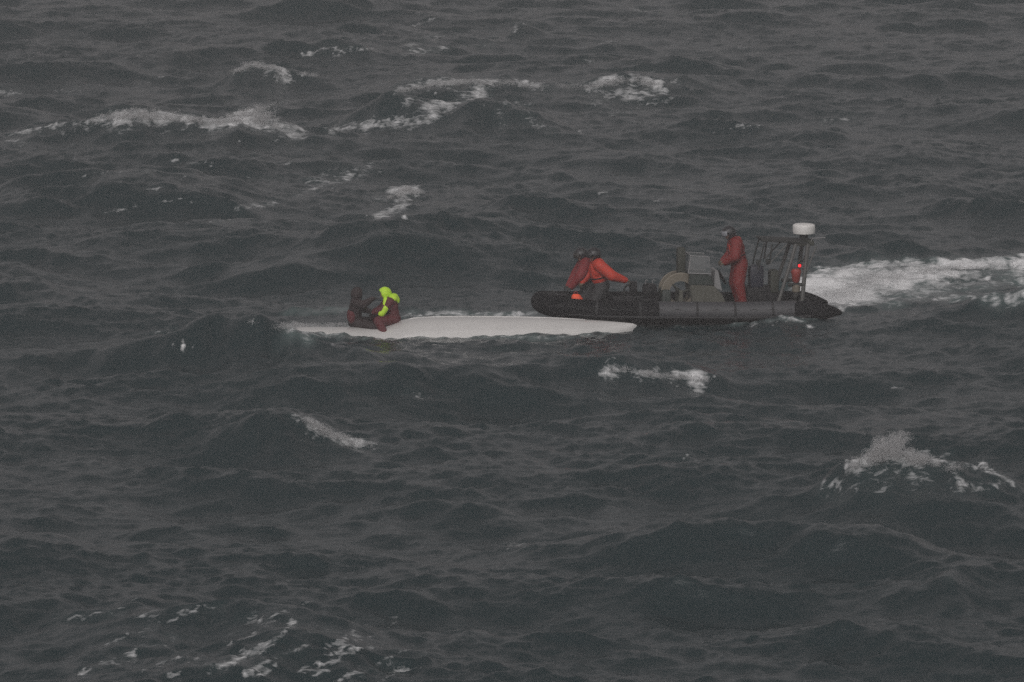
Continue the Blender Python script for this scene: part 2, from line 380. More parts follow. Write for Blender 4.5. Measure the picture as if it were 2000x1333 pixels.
STROKES = [  # polyline px, half width px, strength
 ([(10, 268), (60, 256), (130, 244), (190, 236)], 5, 0.75), ([(190, 236), (240, 226), (300, 228), (350, 230)], 8, 0.95),
 ([(350, 230), (420, 236)], 6, 0.85), ([(400, 242), (450, 240), (490, 234), (530, 246), (575, 254)], 10, 1.0), ([(470, 222), (490, 216)], 8, 1.0),
 ([(20, 272), (45, 282)], 6, 0.6),
 ([(455, 146), (470, 134), (490, 126), (530, 130), (560, 140)], 5, 0.8), ([(540, 152), (580, 150), (620, 144)], 5, 0.75), ([(570, 146), (600, 152)], 4, 0.7),
 ([(590, 108), (640, 96), (690, 94), (735, 98)], 3.0, 0.75), ([(795, 104), (840, 100), (880, 94)], 3.5, 0.65), ([(800, 88), (830, 74), (870, 72)], 4, 0.6),
 ([(910, 90), (965, 86)], 3, 0.55), ([(1003, 62), (1012, 50), (1026, 47)], 5, 0.8),
 ([(775, 180), (820, 165), (900, 158), (1000, 158), (1060, 168)], 7, 0.78), ([(800, 190), (790, 212)], 8, 0.7), ([(820, 214), (870, 205), (930, 185), (950, 178)], 9, 0.9),
 ([(640, 256), (700, 246), (760, 240), (820, 236), (850, 228)], 6, 0.78), ([(780, 262), (810, 250)], 6, 0.4),
 ([(980, 200), (1040, 208)], 4, 0.6), ([(970, 220), (985, 240), (980, 255)], 6, 0.5), ([(1020, 225), (1040, 240), (1075, 250)], 6, 0.55),
 ([(1130, 258), (1138, 257)], 3, 0.8), ([(1060, 170), (1130, 165), (1160, 162)], 5, 0.55), ([(1160, 172), (1190, 155), (1240, 152), (1280, 164), (1300, 180)], 8, 0.9),
 ([(1170, 178), (1220, 188), (1280, 186)], 8, 0.7), ([(1290, 158), (1340, 163)], 4, 0.6), ([(1380, 162), (1400, 160)], 4, 0.55), ([(1190, 224), (1230, 218)], 5, 0.5), ([(1160, 200), (1175, 202)], 6, 0.6),
 ([(1140, 122), (1165, 120)], 3, 0.55),
 ([(580, 380), (620, 366), (660, 350), (690, 342), (722, 328)], 6, 0.68), ([(600, 366), (630, 344), (670, 336)], 5, 0.55), ([(465, 406), (500, 402), (535, 394)], 4.5, 0.7), ([(410, 436), (450, 430)], 3, 0.65),
 ([(770, 372), (790, 370), (820, 376)], 9, 1.0), ([(775, 390), (800, 392), (770, 410), (735, 424)], 8, 0.85), ([(788, 424), (794, 426)], 4, 0.9), ([(735, 388), (760, 386)], 5, 0.5),
 ([(1610, 240), (1640, 236), (1665, 228)], 5, 0.5), ([(1455, 394), (1475, 396)], 2.5, 0.55),
 ([(260, 340), (320, 334)], 3, 0.5), ([(0, 180), (55, 184)], 4, 0.6), ([(1235, 18), (1265, 22)], 3, 0.6), ([(480, 350), (560, 346)], 3, 0.35),
 ([(484, 626), (500, 630)], 4, 0.85), ([(346, 672), (360, 680)], 3.5, 0.9), ([(355, 666), (357, 662)], 2.5, 0.8), ([(300, 648), (345, 643)], 3, 0.6), ([(540, 668), (550, 690)], 4, 0.35), ([(75, 590), (92, 598)], 4, 0.6),
 ([(500, 802), (540, 801)], 2.5, 0.5), ([(580, 810), (610, 824), (640, 846), (660, 858)], 6, 0.85), ([(650, 858), (690, 864), (735, 867)], 5.5, 0.85), ([(790, 768), (825, 778)], 3, 0.55),
 ([(1175, 730), (1205, 722), (1240, 728), (1290, 734)], 5, 0.8), ([(1300, 736), (1340, 732), (1385, 742)], 5, 0.8), ([(1745, 758), (1765, 760)], 2.5, 0.5), ([(1310, 893), (1345, 891)], 2.5, 0.5),
 ([(1655, 912), (1700, 900), (1735, 888), (1790, 898)], 7, 0.95), ([(1670, 914), (1740, 916), (1820, 912)], 12, 0.66), ([(1690, 926), (1740, 928), (1790, 926)], 9, 0.6), ([(1800, 896), (1900, 908), (1960, 932)], 3, 0.8), ([(1780, 890), (1840, 896), (1870, 904)], 6, 0.7),
 ([(1600, 955), (1615, 946), (1630, 944)], 6, 0.8), ([(1600, 962), (1640, 978)], 4, 0.5), ([(1660, 950), (1690, 945)], 6, 0.6), ([(1920, 905), (1950, 930), (1985, 946)], 4.5, 0.75), ([(1860, 946), (1920, 952), (1960, 942)], 5, 0.7), ([(1700, 930), (1760, 938), (1820, 930)], 9, 0.5),
 ([(1500, 618), (1530, 617), (1558, 628)], 3, 0.75), ([(1855, 1128), (1862, 1132)], 4, 0.75),
 ([(985, 1064), (1040, 1068)], 3, 0.6), ([(1120, 1062), (1145, 1060)], 2.5, 0.5),
 ([(110, 1206), (250, 1200)], 3, 0.45), ([(270, 1236), (290, 1228)], 5, 0.6), ([(330, 1240), (345, 1246)], 5, 0.65), ([(265, 1262), (330, 1260)], 3, 0.55),
 ([(150, 1322), (180, 1304), (230, 1286), (270, 1276)], 4.5, 0.68), ([(340, 1198), (380, 1186), (440, 1184)], 4, 0.5),
 ([(410, 1305), (470, 1288), (500, 1270), (540, 1246), (575, 1214)], 5.5, 0.75), ([(480, 1318), (530, 1290), (580, 1270), (605, 1256)], 4, 0.65),
 ([(400, 1300), (440, 1312)], 5, 0.5), ([(610, 1322), (640, 1308)], 3.5, 0.65), ([(700, 1316), (770, 1298)], 5, 0.5), ([(640, 1226), (660, 1232)], 4, 0.45), ([(460, 1206), (505, 1204)], 3, 0.5), ([(760, 1264), (770, 1266)], 3, 0.5), ([(820, 1282), (830, 1278)], 3, 0.45),
 ([(1020, 692), (1000, 688)], 4, 0.3), ([(885, 692), (905, 690)], 4, 0.35), ([(960, 686), (1020, 688)], 3, 0.4),
 ([(1800, 600), (1860, 592)], 3, 0.35),
]
for q_, w_, v_ in STROKES: stroke(q_, w_ * (0.95 if v_ >= 0.75 else 1.1) * (1 if q_[0][1] < 1150 else 0.8), v_ * (0.98 if v_ >= 0.75 else 0.9))
for _ in range(34):                                              # wind-drawn lacing on the near wave at the lower left
    ax, ay = rng.uniform(120, 800), rng.uniform(1195, 1335); L_ = rng.uniform(25, 100)
    stroke([(ax, ay), (ax + L_ * 0.5, ay - L_ * rng.uniform(0.1, 0.3)), (ax + L_, ay - L_ * rng.uniform(0.3, 0.6))], rng.uniform(1.3, 2.5), rng.uniform(0.42, 0.66), aer=0.1, fleck=0.6)
for _ in range(26):                                              # faint scattered lacing on the far sea
    ax, ay = rng.uniform(100, 1500), rng.uniform(60, 420); L_ = rng.uniform(30, 90)
    stroke([(ax, ay), (ax + L_, ay - L_ * rng.uniform(-0.1, 0.4))], rng.uniform(1.2, 2.4), rng.uniform(0.4, 0.62), aer=0.1, fleck=0.4)
# the boat's wake: a broad churned band trailing off to the right and away
WAKE = [([(1740, 535), (1830, 524), (1930, 516), (2050, 510)], 10, 1.25), ([(1570, 600), (1640, 574), (1700, 554), (1780, 532)], 24, 1.6), ([(1570, 570), (1660, 550), (1740, 532)], 22, 1.6), ([(1580, 540), (1680, 528)], 12, 1.4),
        ([(1600, 530), (1700, 520), (1800, 514)], 8, 0.95), ([(1640, 604), (1680, 592), (1730, 572), (1790, 552), (1860, 537)], 3.5, 0.95),
        ([(1790, 524), (1900, 514), (2050, 505)], 8, 1.1), ([(1800, 545), (1950, 530), (2050, 526)], 10, 0.72), ([(1750, 552), (1860, 532)], 9, 1.3),
        ([(1730, 590), (1830, 560), (1950, 550), (2050, 545)], 13, 0.62), ([(1830, 586), (1900, 578), (1960, 586), (2040, 576)], 6, 0.8)]
for s_ in WAKE: stroke(*s_, depth=2.2, aer=0.9, fleck=0.3)
# foam round the capsized hull and the milky green water over its sunken end
for s_ in [([(565, 640), (620, 642), (690, 644)], 6, 0.85), ([(590, 654), (700, 656)], 4, 0.7), ([(790, 616), (860, 612), (960, 616), (1060, 618)], 5, 0.75), ([(900, 622), (1050, 612), (1080, 610)], 5, 0.5),
           ([(560, 610), (640, 606), (680, 604)], 5, 0.25), ([(1240, 634), (1330, 632), (1450, 630), (1600, 622)], 3, 0.62), ([(700, 660), (900, 658), (1100, 660), (1200, 650)], 2.5, 0.55)]:
    stroke(*s_, depth=2.0, aer=0.95)
# foam is frothy: it stands a few centimetres proud, in lumps
lump = np.clip(ZSr / 0.02, -1.5, 1.5)
Z = Z + smoothstep(0.35, 1.0, FOAM) * (0.012 + 0.012 * lump)
V = np.stack([XX + DX, YY + DY, Z], -1).reshape(-1, 3).astype(np.float32)
ii = np.arange(nx * ny).reshape(ny, nx)
quads = np.stack([ii[:-1, :-1], ii[:-1, 1:], ii[1:, 1:], ii[1:, :-1]], -1).reshape(-1, 4)
me = bpy.data.meshes.new('sea')
me.vertices.add(len(V)); me.vertices.foreach_set('co', V.ravel())
me.loops.add(quads.size); me.loops.foreach_set('vertex_index', quads.ravel().astype(np.int32))
me.polygons.add(len(quads)); me.polygons.foreach_set('loop_start', np.arange(0, quads.size, 4, dtype=np.int32))
me.update(calc_edges=True)
for nm, A in (('foam', FOAM), ('aerated', AER)):
    at = me.attributes.new(nm, 'FLOAT', 'POINT'); at.data.foreach_set('value', A.ravel().astype(np.float32))

sea_m = bpy.data.materials.new('sea_water'); sea_m.use_nodes = True
n, l = sea_m.node_tree.nodes, sea_m.node_tree.links
P = n['Principled BSDF']; out = n['Material Output']
def node(t, **kw):
    q = n.new(t)
    for k, v in kw.items(): q.inputs[k].default_value = v
    return q
def math_n(op, a, b=None, c=None, clamp=False):
    q = n.new('ShaderNodeMath'); q.operation = op; q.use_clamp = clamp
    for i, v in enumerate((a, b, c)):
        if v is None: continue
        if hasattr(v, 'links'): l.new(v, q.inputs[i])
        else: q.inputs[i].default_value = v
    return q.outputs[0]
geo = n.new('ShaderNodeNewGeometry'); pos = geo.outputs['Position']
fa = n.new('ShaderNodeAttribute'); fa.attribute_name = 'foam'
aa = n.new('ShaderNodeAttribute'); aa.attribute_name = 'aerated'
mp = n.new('ShaderNodeMapping'); mp.inputs['Scale'].default_value = (0.5, 0.7, 1.0); l.new(pos, mp.inputs['Vector'])
n1 = node('ShaderNodeTexNoise', Scale=5.6, Detail=9.0, Roughness=0.64, Distortion=0.9); l.new(mp.outputs[0], n1.inputs['Vector'])
n2 = node('ShaderNodeTexNoise', Scale=0.8, Detail=3.0); l.new(mp.outputs[0], n2.inputs['Vector'])
nsum = math_n('ADD', math_n('MULTIPLY_ADD', n1.outputs['Fac'], 2.7, -0.975), math_n('MULTIPLY', n2.outputs['Fac'], 0.5))
ffac = math_n('MULTIPLY', math_n('SUBTRACT', math_n('MULTIPLY', fa.outputs['Fac'], 1.4), nsum), 0.95, clamp=True)
# body colour of the water: black-green, paler where air is mixed in
cm = n.new('ShaderNodeMix'); cm.data_type = 'RGBA'
cm.inputs[6].default_value = (0.013, 0.027, 0.030, 1); cm.inputs[7].default_value = (0.20, 0.26, 0.25, 1)
l.new(math_n('MULTIPLY', math_n('MULTIPLY', aa.outputs['Fac'], aa.outputs['Fac']), math_n('MULTIPLY_ADD', n2.outputs['Fac'], 0.9, 0.0), clamp=True), cm.inputs[0])
l.new(cm.outputs[2], P.inputs['Base Color'])
P.inputs['Roughness'].default_value = 0.12; P.inputs['IOR'].default_value = 1.333
b1 = node('ShaderNodeTexNoise', Scale=4.0, Detail=7.0, Roughness=0.62, Distortion=0.5); l.new(mp.outputs[0], b1.inputs['Vector'])
bp = n.new('ShaderNodeBump'); bp.inputs['Strength'].default_value = 1.0; bp.inputs['Distance'].default_value = 0.04
l.new(b1.outputs['Fac'], bp.inputs['Height']); l.new(bp.outputs[0], P.inputs['Normal'])
FP = n.new('ShaderNodeBsdfPrincipled'); FP.inputs['Base Color'].default_value = (0.77, 0.78, 0.78, 1); FP.inputs['Roughness'].default_value = 0.8
bf = n.new('ShaderNodeBump'); bf.inputs['Strength'].default_value = 0.8; bf.inputs['Distance'].default_value = 0.08
l.new(n1.outputs['Fac'], bf.inputs['Height']); l.new(bf.outputs[0], FP.inputs['Normal'])
ms = n.new('ShaderNodeMixShader'); l.new(ffac, ms.inputs[0]); l.new(P.outputs[0], ms.inputs[1]); l.new(FP.outputs[0], ms.inputs[2])
l.new(ms.outputs[0], out.inputs['Surface'])
sea = link('sea', me, sea_m)
tag(sea, 'dark grey storm sea with choppy waves and whitecaps', None, kind='structure')
def sea_z(x, y):
    i, j = np.searchsorted(gx, x), np.searchsorted(gy, y); return float(Z[j, i])

# ------------------------------------------------------------------ the rigid inflatable boat
# local frame: bow towards -x, camera side -y, z up from the waterline
bo = on_z(1331, 630); YAW = R(8.0)
boat = empty('rescue_boat', (bo[0], bo[1], -0.06), YAW)
boat.rotation_euler = (0, R(0.0), YAW)
tag(boat, 'black and grey rigid inflatable boat with radar gantry, white wake streaming astern', 'boat')
BY = 0.92
half = []                                   # near-side collar centre line, stern to bow
for i in range(10): half.append((2.95 - i * 0.46, -BY + 0.03 * (i == 0), 0.40 + 0.012 * max(0, i - 4)))
for i in range(1, 11):
    a = i / 10 * math.pi / 2
    half.append((-1.19 - 2.22 * math.sin(a), -BY * math.cos(a) ** 0.8 if i < 10 else 0.0, 0.46 + 0.17 * (i / 10) ** 1.3))
full = half + [(x, -y, z) for x, y, z in reversed(half[:-1])]
rad = 0.25
MB().tube(full, rad, 24).build('collar', M['rubber'], boat, angle=60)
for s_ in (-1, 1):
    seg = [(x, s_ * -y, z) for x, y, z in half[:9]]
    seg = [(2.55, s_ * BY * 1.0 if s_ > 0 else -BY, 0.40)] + seg[1:] if False else seg
    pth = [(2.62, y_, z_) if i == 0 else (x_, y_, z_) for i, (x_, y_, z_) in enumerate(seg)]
    if s_ > 0: pth = [(x, abs(y), z) for x, y, z in pth]
    else: pth = [(x, -abs(y), z) for x, y, z in pth]
    a0, a1 = (R(-22), R(92)) if s_ < 0 else (R(88), R(202))
    # sector of the tube on its outer upper side
    MB().tube(pth[::-1] if s_ < 0 else pth[::-1], rad + 0.006, 14, a0=a0, a1=a1).build('side_panel', M['panel'], boat, angle=0)
    out_ = [(x * 1.0, y * 1.0 + (-0.235 if y < 0 else 0.235) * (1 if i < 12 else 0.9), z - 0.10) for i, (x, y, z) in enumerate(half[:17])]
    st_ = [(x, (y if s_ < 0 else -y), z) for x, y, z in out_]
    MB().tube(st_, 0.035, 8).build('rubbing_strake', M['strake'], boat)
    cone = [(2.93 + t * 0.82, s_ * (BY - 0.03), 0.40 - 0.06 * t ** 2) for t in (0, .12, .3, .5, .7, .85, 0.96, 1.0)]
    MB().tube(cone, [0.25, 0.252, 0.235, 0.195, 0.14, 0.095, 0.06, 0.03], 20).build('end_cone', M['rubber'], boat, angle=60)
for s_ in (-1, 1):
    for x_ in (2.05, 1.1, 0.15, -1.3, -2.1):
        k_ = min(range(len(half)), key=lambda i: abs(half[i][0] - x_)); a_, b_2, c_ = half[max(0, k_ - 1)], half[k_], half[min(len(half) - 1, k_ + 1)]
        d_ = (Vector(c_) - Vector(a_)).normalized() * 0.03; m_ = Vector(b_2)
        fl = lambda q: (q[0], q[1] * -s_, q[2])
        MB().tube([fl(m_ - d_), fl(m_ + d_)], rad + 0.009, 24, cap=False).build('seam_band', M['strake'], boat)
    gl = []
    for i in range(1, 17):
        for t_ in (0.0, 0.5):
            p_, q_ = Vector(half[i]), Vector(half[i + 1]); m_ = p_.lerp(q_, t_); tg = (q_ - p_).normalized(); o_ = Vector((tg.y, -tg.x, 0)).normalized()
            if o_.y > 0 and i < 12: o_ = -o_
            if o_.x > 0 and i >= 12: o_ = -o_
            gl.append((m_.x + o_.x * 0.235, (m_.y + o_.y * 0.235) * -s_, m_.z + (0.10 if t_ == 0 else 0.045)))
    MB().tube(gl, 0.011, 6).build('grab_line', M['strake'], boat)
# V hull
secs = []
for x, bm_, zc, zk in [(3.05, 0.86, 0.20, -0.22), (1.5, 0.88, 0.22, -0.26), (0, 0.88, 0.25, -0.26), (-1.3, 0.80, 0.30, -0.20), (-2.2, 0.60, 0.36, -0.05), (-2.9, 0.33, 0.44, 0.16), (-3.25, 0.08, 0.5, 0.38)]:
    secs.append([(x, -bm_, zc), (x, -bm_ * 0.9, zc - 0.10), (x, 0, zk), (x, bm_ * 0.9, zc - 0.10), (x, bm_, zc)])
v = [q for s_ in secs for q in s_]; f = []
for i in range(len(secs) - 1):
    for k in range(4): f.append((i * 5 + k, i * 5 + k + 1, (i + 1) * 5 + k + 1, (i + 1) * 5 + k))
f.append((0, 1, 2, 3, 4)); f.append(tuple((len(secs) - 1) * 5 + k for k in (4, 3, 2, 1, 0)))
MB().add(v, f).build('hull', M['grp'], boat, angle=30)
# deck and transom
dk = [(3.0, -0.8), (-1.2, -0.8), (-2.3, -0.55), (-3.1, -0.1), (-3.1, 0.1), (-2.3, 0.55), (-1.2, 0.8), (3.0, 0.8)]
b_ = MB(); nd = len(dk)
b_.add([(x, y, 0.42) for x, y in dk] + [(x, y, 0.35) for x, y in dk], [tuple(range(nd)), tuple(reversed(range(nd, 2 * nd)))] + [(i, i + nd, (i + 1) % nd + nd, (i + 1) % nd) for i in range(nd)])
b_.build('deck', M['deck'], boat, smooth=False)
MB().box((3.02, 0, 0.40), (0.07, 1.5, 0.42), 0.015).build('transom', M['grp'], boat)
# bow plate with fairlead
MB().box((-3.02, -0.05, 0.80), (0.72, 0.34, 0.03), 0.01, Matrix.Rotation(R(6), 3, 'Y')).build('bow_plate', M['black'], boat)
MB().tube([(-3.12, -0.1, 0.8), (-3.12, -0.1, 0.87), (-3.12, 0.1, 0.87), (-3.12, 0.1, 0.8)], 0.018, 8).build('bow_cleat', M['dmetal'], boat)
# grab rail in the bow with a dark padded top
MB().tube([(-1.42, -0.15, 0.34), (-1.42, -0.15, 0.92), (-1.36, -0.15, 1.0), (-1.24, -0.15, 1.0), (-1.18, -0.15, 0.9), (-1.18, -0.15, 0.34)], 0.022, 8).build('grab_rail', M['dmetal'], boat)
MB().box((-1.20, -0.15, 0.93), (0.17, 0.18, 0.34), 0.03).build('rail_pad', M['black'], boat)
MB().box((-1.15, 0.05, 0.52), (1.1, 0.5, 0.34), 0.05).build('stowage_locker', M['black'], boat)
def seat(x, z0, z1, w, m, sy=0.0, stalks=True):
    b = empty('jockey_seat', (0, 0, 0)); b.parent = boat
    MB().box((x, sy, (z0 + 0.34) / 2), (w * 1.1, 0.36, z0 - 0.34), 0.03).build('seat_base', M['black'], b)
    MB().box((x + 0.02, sy, (z0 + z1) / 2), (w, 0.38, z1 - z0), min(0.1, w * 0.3)).build('backrest', m, b)
    if stalks:
        for dx in (-0.08, 0.09):
            MB().tube([(x + dx, sy, z1 - 0.05), (x + dx, sy, z1 + 0.06), (x + dx + 0.03, sy, z1 + 0.09), (x + dx + 0.06, sy, z1 + 0.06)], 0.012, 6).build('grab_handle', M['lgrey'], b)
    return b
seat(-0.80, 0.68, 1.02, 0.33, M['black'])
seat(1.80, 0.85, 1.42, 0.36, M['navy'], 0.05, False)
seat(2.22, 0.75, 1.30, 0.22, M['olive'], 0.0, False)
MB().box((1.95, 0.1, 0.62), (0.75, 0.5, 0.56), 0.05).build('engine_box', M['black'], boat)
# round frame in front of the console
fr = empty('round_frame'); fr.parent = boat
ROTX = Matrix.Rotation(R(90), 3, 'X')
cxr, czr = -0.06, 0.82
for yy in (-0.20, 0.22):
    b_ = MB()
    n_ = 36; v = []; f = []
    for k in range(n_):
        a = 2 * math.pi * k / n_
        for r_, w_ in ((0.455, -0.025), (0.455, 0.025), (0.27, 0.025), (0.27, -0.025)):
            v.append((cxr + r_ * math.cos(a), yy + w_, czr + r_ * math.sin(a)))
    for k in range(n_):
        for q in range(4): f.append((k * 4 + q, k * 4 + (q + 1) % 4, ((k + 1) % n_) * 4 + (q + 1) % 4, ((k + 1) % n_) * 4 + q))
    b_.add(v, f).build('flange', M['tan'], fr, angle=30)
    MB().torus((cxr, yy, czr), 0.455, 0.022, 36, 8, ROTX).build('rim', M['tan'], fr)
for k in range(3):
    a = R(135 + 120 * k)
    MB().tube([(cxr + 0.05 * math.cos(a), -0.2, czr + 0.05 * math.sin(a)), (cxr + 0.3 * math.cos(a), -0.2, czr + 0.3 * math.sin(a))], 0.028, 8).build('spoke', M['olive'], fr)
MB().tube([(cxr, -0.26, czr), (cxr, 0.28, czr)], 0.05, 12).build('axle', M['olive'], fr)
for yy in (-0.27, 0.29):
    MB().prism([(cxr - 0.04, czr + 0.05), (cxr + 0.04, czr + 0.05), (cxr + 0.06, 0.34), (cxr - 0.06, 0.34)], yy - 0.015, yy + 0.015, 0).build('stand', M['tan2'], fr)
MB().box((cxr + 0.04, 0.0, 1.56), (0.20, 0.24, 0.64), 0.05).build('padded_post', M['olive'], boat)
MB().box((cxr - 0.36, -0.05, 0.62), (0.22, 0.6, 0.55), 0.05).build('bow_locker', M['dash'], boat)
# console with windscreen, dash and wheel
co = empty('console'); co.parent = boat
MB().prism([(0.22, 0.34), (0.14, 1.02), (0.72, 0.98), (0.90, 0.80), (1.14, 0.34)], -0.42, 0.42, 0.02).build('console_body', M['tan2'], co)
MB().prism([(0.12, 1.00), (0.14, 1.30), (0.60, 1.26), (0.74, 1.00)], -0.38, 0.38, 0.02).build('dashboard', M['dash'], co)
MB().prism([(0.74, 0.92), (0.76, 1.34), (0.84, 1.34), (0.94, 0.84)], -0.30, 0.30, 0.012).build('instrument_panel', M['lgrey'], co)
ws = [(0.10, -0.38, 1.30), (0.66, -0.40, 1.27), (0.60, -0.38, 1.68), (0.16, -0.34, 1.72)]
b_ = MB()
q = [Vector(p_) for p_ in ws]
def pane(q, th_):
    nrm = (q[1] - q[0]).cross(q[3] - q[0]).normalized() * th_
    return [p_ for p_ in q] + [p_ + nrm for p_ in q], [(0, 1, 2, 3), (7, 6, 5, 4), (0, 4, 5, 1), (1, 5, 6, 2), (2, 6, 7, 3), (3, 7, 4, 0)]
b_.add(*pane(q, 0.008)).build('side_pane', M['glass'], co, smooth=False)
b_ = MB(); b_.add(*pane([Vector((x, -y, z)) for x, y, z in ws], 0.008)).build('side_pane', M['glass'], co, smooth=False)
b_ = MB(); b_.add(*pane([Vector((0.10, -0.36, 1.30)), Vector((0.10, 0.36, 1.30)), Vector((0.16, 0.33, 1.71)), Vector((0.16, -0.33, 1.71))], 0.008)).build('front_pane', M['glass'], co, smooth=False)
for sg in (-1, 1):
    MB().tube([(x, y * -sg * -1 if False else (y if sg < 0 else -y), z) for x, y, z in ws + ws[:1]], 0.014, 6).build('screen_frame', M['lgrey'], co)
MB().tube([(0.16, -0.34, 1.72), (0.16, 0.34, 1.72)], 0.014, 6).build('screen_rail', M['lgrey'], co)
rw = Matrix.Rotation(R(62), 3, 'Y')
w_ = MB().torus((0.98, 0, 1.14), 0.18, 0.02, 28, 8, rw)
for k in range(3):
    a = 2 * math.pi * k / 3; e = rw @ Vector((0.17 * math.cos(a), 0.17 * math.sin(a), 0)); w_.tube([(0.98, 0, 1.14), Vector((0.98, 0, 1.14)) + e], 0.012, 6)
w_.tube([(0.98, 0, 1.14), (0.84, 0, 1.08)], 0.03, 8)
w_.build('steering_wheel', M['black'], co)
# gantry over the stern
ga = empty('gantry'); ga.parent = boat
TOPZ = 2.02
for sy in (-1, 1):
    y = 0.40 * sy
    MB().tube([(2.28, y * 1.12, 0.55), (2.62, y, 1.62), (2.72, y * 0.9, TOPZ - 0.06)], 0.046, 8).build('leg', M['metal'], ga)
    MB().tube([(2.86, y * 1.12, 0.55), (2.94, y, 1.3), (3.02, y * 0.9, TOPZ - 0.06)], 0.052, 8).build('leg', M['metal'], ga)
    MB().tube([(2.92, y * 1.05, 1.15), (3.22, y * 0.92, TOPZ - 0.12)], 0.02, 8).build('brace', M['metal'], ga)
    MB().tube([(1.95, y * 0.92, TOPZ - 0.02), (1.85, y, 1.60), (1.80, y, 1.34)], 0.018, 8).build('front_stay', M['dmetal'], ga)
    MB().tube([(2.14, y * 0.9, TOPZ - 0.06), (2.08, y * 0.95, 1.52)], 0.020, 8).build('front_stay', M['dmetal'], ga)
    MB().tube([(2.50, y * 0.9, TOPZ - 0.07), (2.08, y * 0.95, 1.50)], 0.016, 8).build('brace', M['metal'], ga)
    MB().tube([(2.52, y * 1.08, 0.98), (2.92, y * 1.08, 0.98)], 0.045, 8).build('cross_bar', M['dmetal'], ga)
MB().box((2.45, 0, TOPZ), (1.15, 0.80, 0.05), 0.015, Matrix.Rotation(R(4), 3, 'Y')).build('top_plate', M['dmetal'], ga)
MB().box((2.92, 0, TOPZ - 0.06), (0.5, 0.76, 0.10), 0.02).build('rear_beam', M['olive'], ga)
MB().lathe([(0.10, 0), (0.10, 0.08), (0.16, 0.10)], (2.98, 0, TOPZ + 0.03), 20).build('radar_mount', M['dmetal'], boat)
MB().lathe([(0.22, 0), (0.262, 0.02), (0.272, 0.08), (0.272, 0.19), (0.262, 0.225), (0.22, 0.245), (0.12, 0.258), (0.02, 0.262)], (2.98, 0, TOPZ + 0.13), 36).build('radar_dome', M['white'], boat, angle=50)
MB().tube([(3.10, -0.3, TOPZ - 0.02), (3.13, -0.3, TOPZ + 0.06), (3.45, -0.3, TOPZ + 0.07)], 0.014, 6).build('antenna_arm', M['lgrey'], boat)
MB().tube([(3.18, 0.25, TOPZ - 0.06), (3.26, 0.25, TOPZ + 0.02), (3.24, 0.25, TOPZ - 0.12)], 0.02, 6).build('stern_lamp', M['dmetal'], boat)
for x, z in ((1.80, 1.52), (2.03, 1.54)):
    MB().lathe([(0.02, -0.07), (0.05, -0.05), (0.055, 0.03), (0.035, 0.07)], (x, -0.38, z), 14).build('flood_lamp', M['dmetal'], boat)
pl = MB().lathe([(0.02, -0.032), (0.034, -0.026), (0.036, 0.02), (0.02, 0.032)], (2.80, -0.44, 1.44), 14).build('port_lamp', M['lamp_red'], boat)
MB().tube([(2.80, -0.44, 1.40), (2.80, -0.42, 1.36), (2.94, -0.40, 1.36)], 0.015, 6).build('lamp_bracket', M['dmetal'], pl)
MB().lathe([(0.05, -0.18), (0.095, -0.12), (0.11, 0.02), (0.13, 0.1), (0.10, 0.16)], (2.72, -0.42, 1.20), 16).build('rescue_light', mat('dull_red_plastic', (0.26, 0.035, 0.025), 0.5, 0.2), boat)
MB().lathe([(0.06, -0.10), (0.10, -0.06), (0.10, 0.07), (0.05, 0.11)], (2.72, -0.42, 0.88), 16).build('float_canister', M['tan'], boat)

def in_boat(x, y, z):
    return boat.matrix_basis @ Vector((x, y, z)) if False else Matrix.Translation(boat.location) @ Matrix.Rotation(YAW, 4, 'Z') @ Vector((x, y, z))

# ------------------------------------------------------------------ the capsized hull
h0, h1 = on_z(560, 652), on_z(1237, 642)
HL = h1[0] - h0[0] + 1.0
hull = empty('capsized_hull', ((h0[0] + h1[0]) / 2 - 0.4, (h0[1] + h1[1]) / 2 - 0.55, 0.03), math.atan2(h1[1] - h0[1], h1[0] - h0[0]))
tag(hull, 'white upturned hull of a capsized boat awash in the sea', 'capsized boat')
prof = [  # t along, half beam, keel height, sheer depth
 (0.00, 0.30, -0.02, -0.6), (0.03, 0.50, 0.14, -0.6), (0.08, 0.62, 0.19, -0.6), (0.18, 0.70, 0.19, -0.6), (0.25, 0.75, 0.17, -0.6), (0.31, 0.77, 0.16, -0.6), (0.365, 0.78, 0.22, -0.6), (0.40, 0.78, 0.34, -0.6), (0.45, 0.78, 0.39, -0.6), (0.52, 0.77, 0.39, -0.6), (0.64, 0.73, 0.37, -0.58),
 (0.76, 0.64, 0.33, -0.55), (0.86, 0.49, 0.275, -0.5), (0.93, 0.29, 0.225, -0.42), (0.97, 0.14, 0.185, -0.25), (0.99, 0.05, 0.165, 0.02), (1.0, 0.004, 0.12, 0.10)]
tt = np.concatenate([np.linspace(0, 0.95, 46), 0.95 + 0.05 * np.sin(np.linspace(0.1, math.pi / 2, 14))]); pa = np.array(prof)
from numpy import interp
def sm(c):
    xs_ = np.linspace(-0.05, 1.05, 441); y = interp(xs_, pa[:, 0], pa[:, c]); k = np.hanning(17); k /= k.sum()
    y2 = np.convolve(np.pad(y, 8, mode='edge'), k, 'valid'); q = interp(tt, xs_, y2); w = smoothstep(0.94, 0.99, tt)
    return q * (1 - w) + interp(tt, pa[:, 0], pa[:, c]) * w
hb, hk, hd = sm(1), sm(2), sm(3)
v = []; f = []; NS = 25
for i in range(60):
    for k in range(NS):
        a = math.pi * k / (NS - 1); c_, s_ = math.cos(a), math.sin(a)
        yy = -hb[i] * (abs(c_) ** 0.9) * (1 if c_ > 0 else -1); zz = hd[i] + (hk[i] - hd[i]) * s_ ** 0.75
        v.append(((tt[i] - 0.5) * HL, yy, zz))
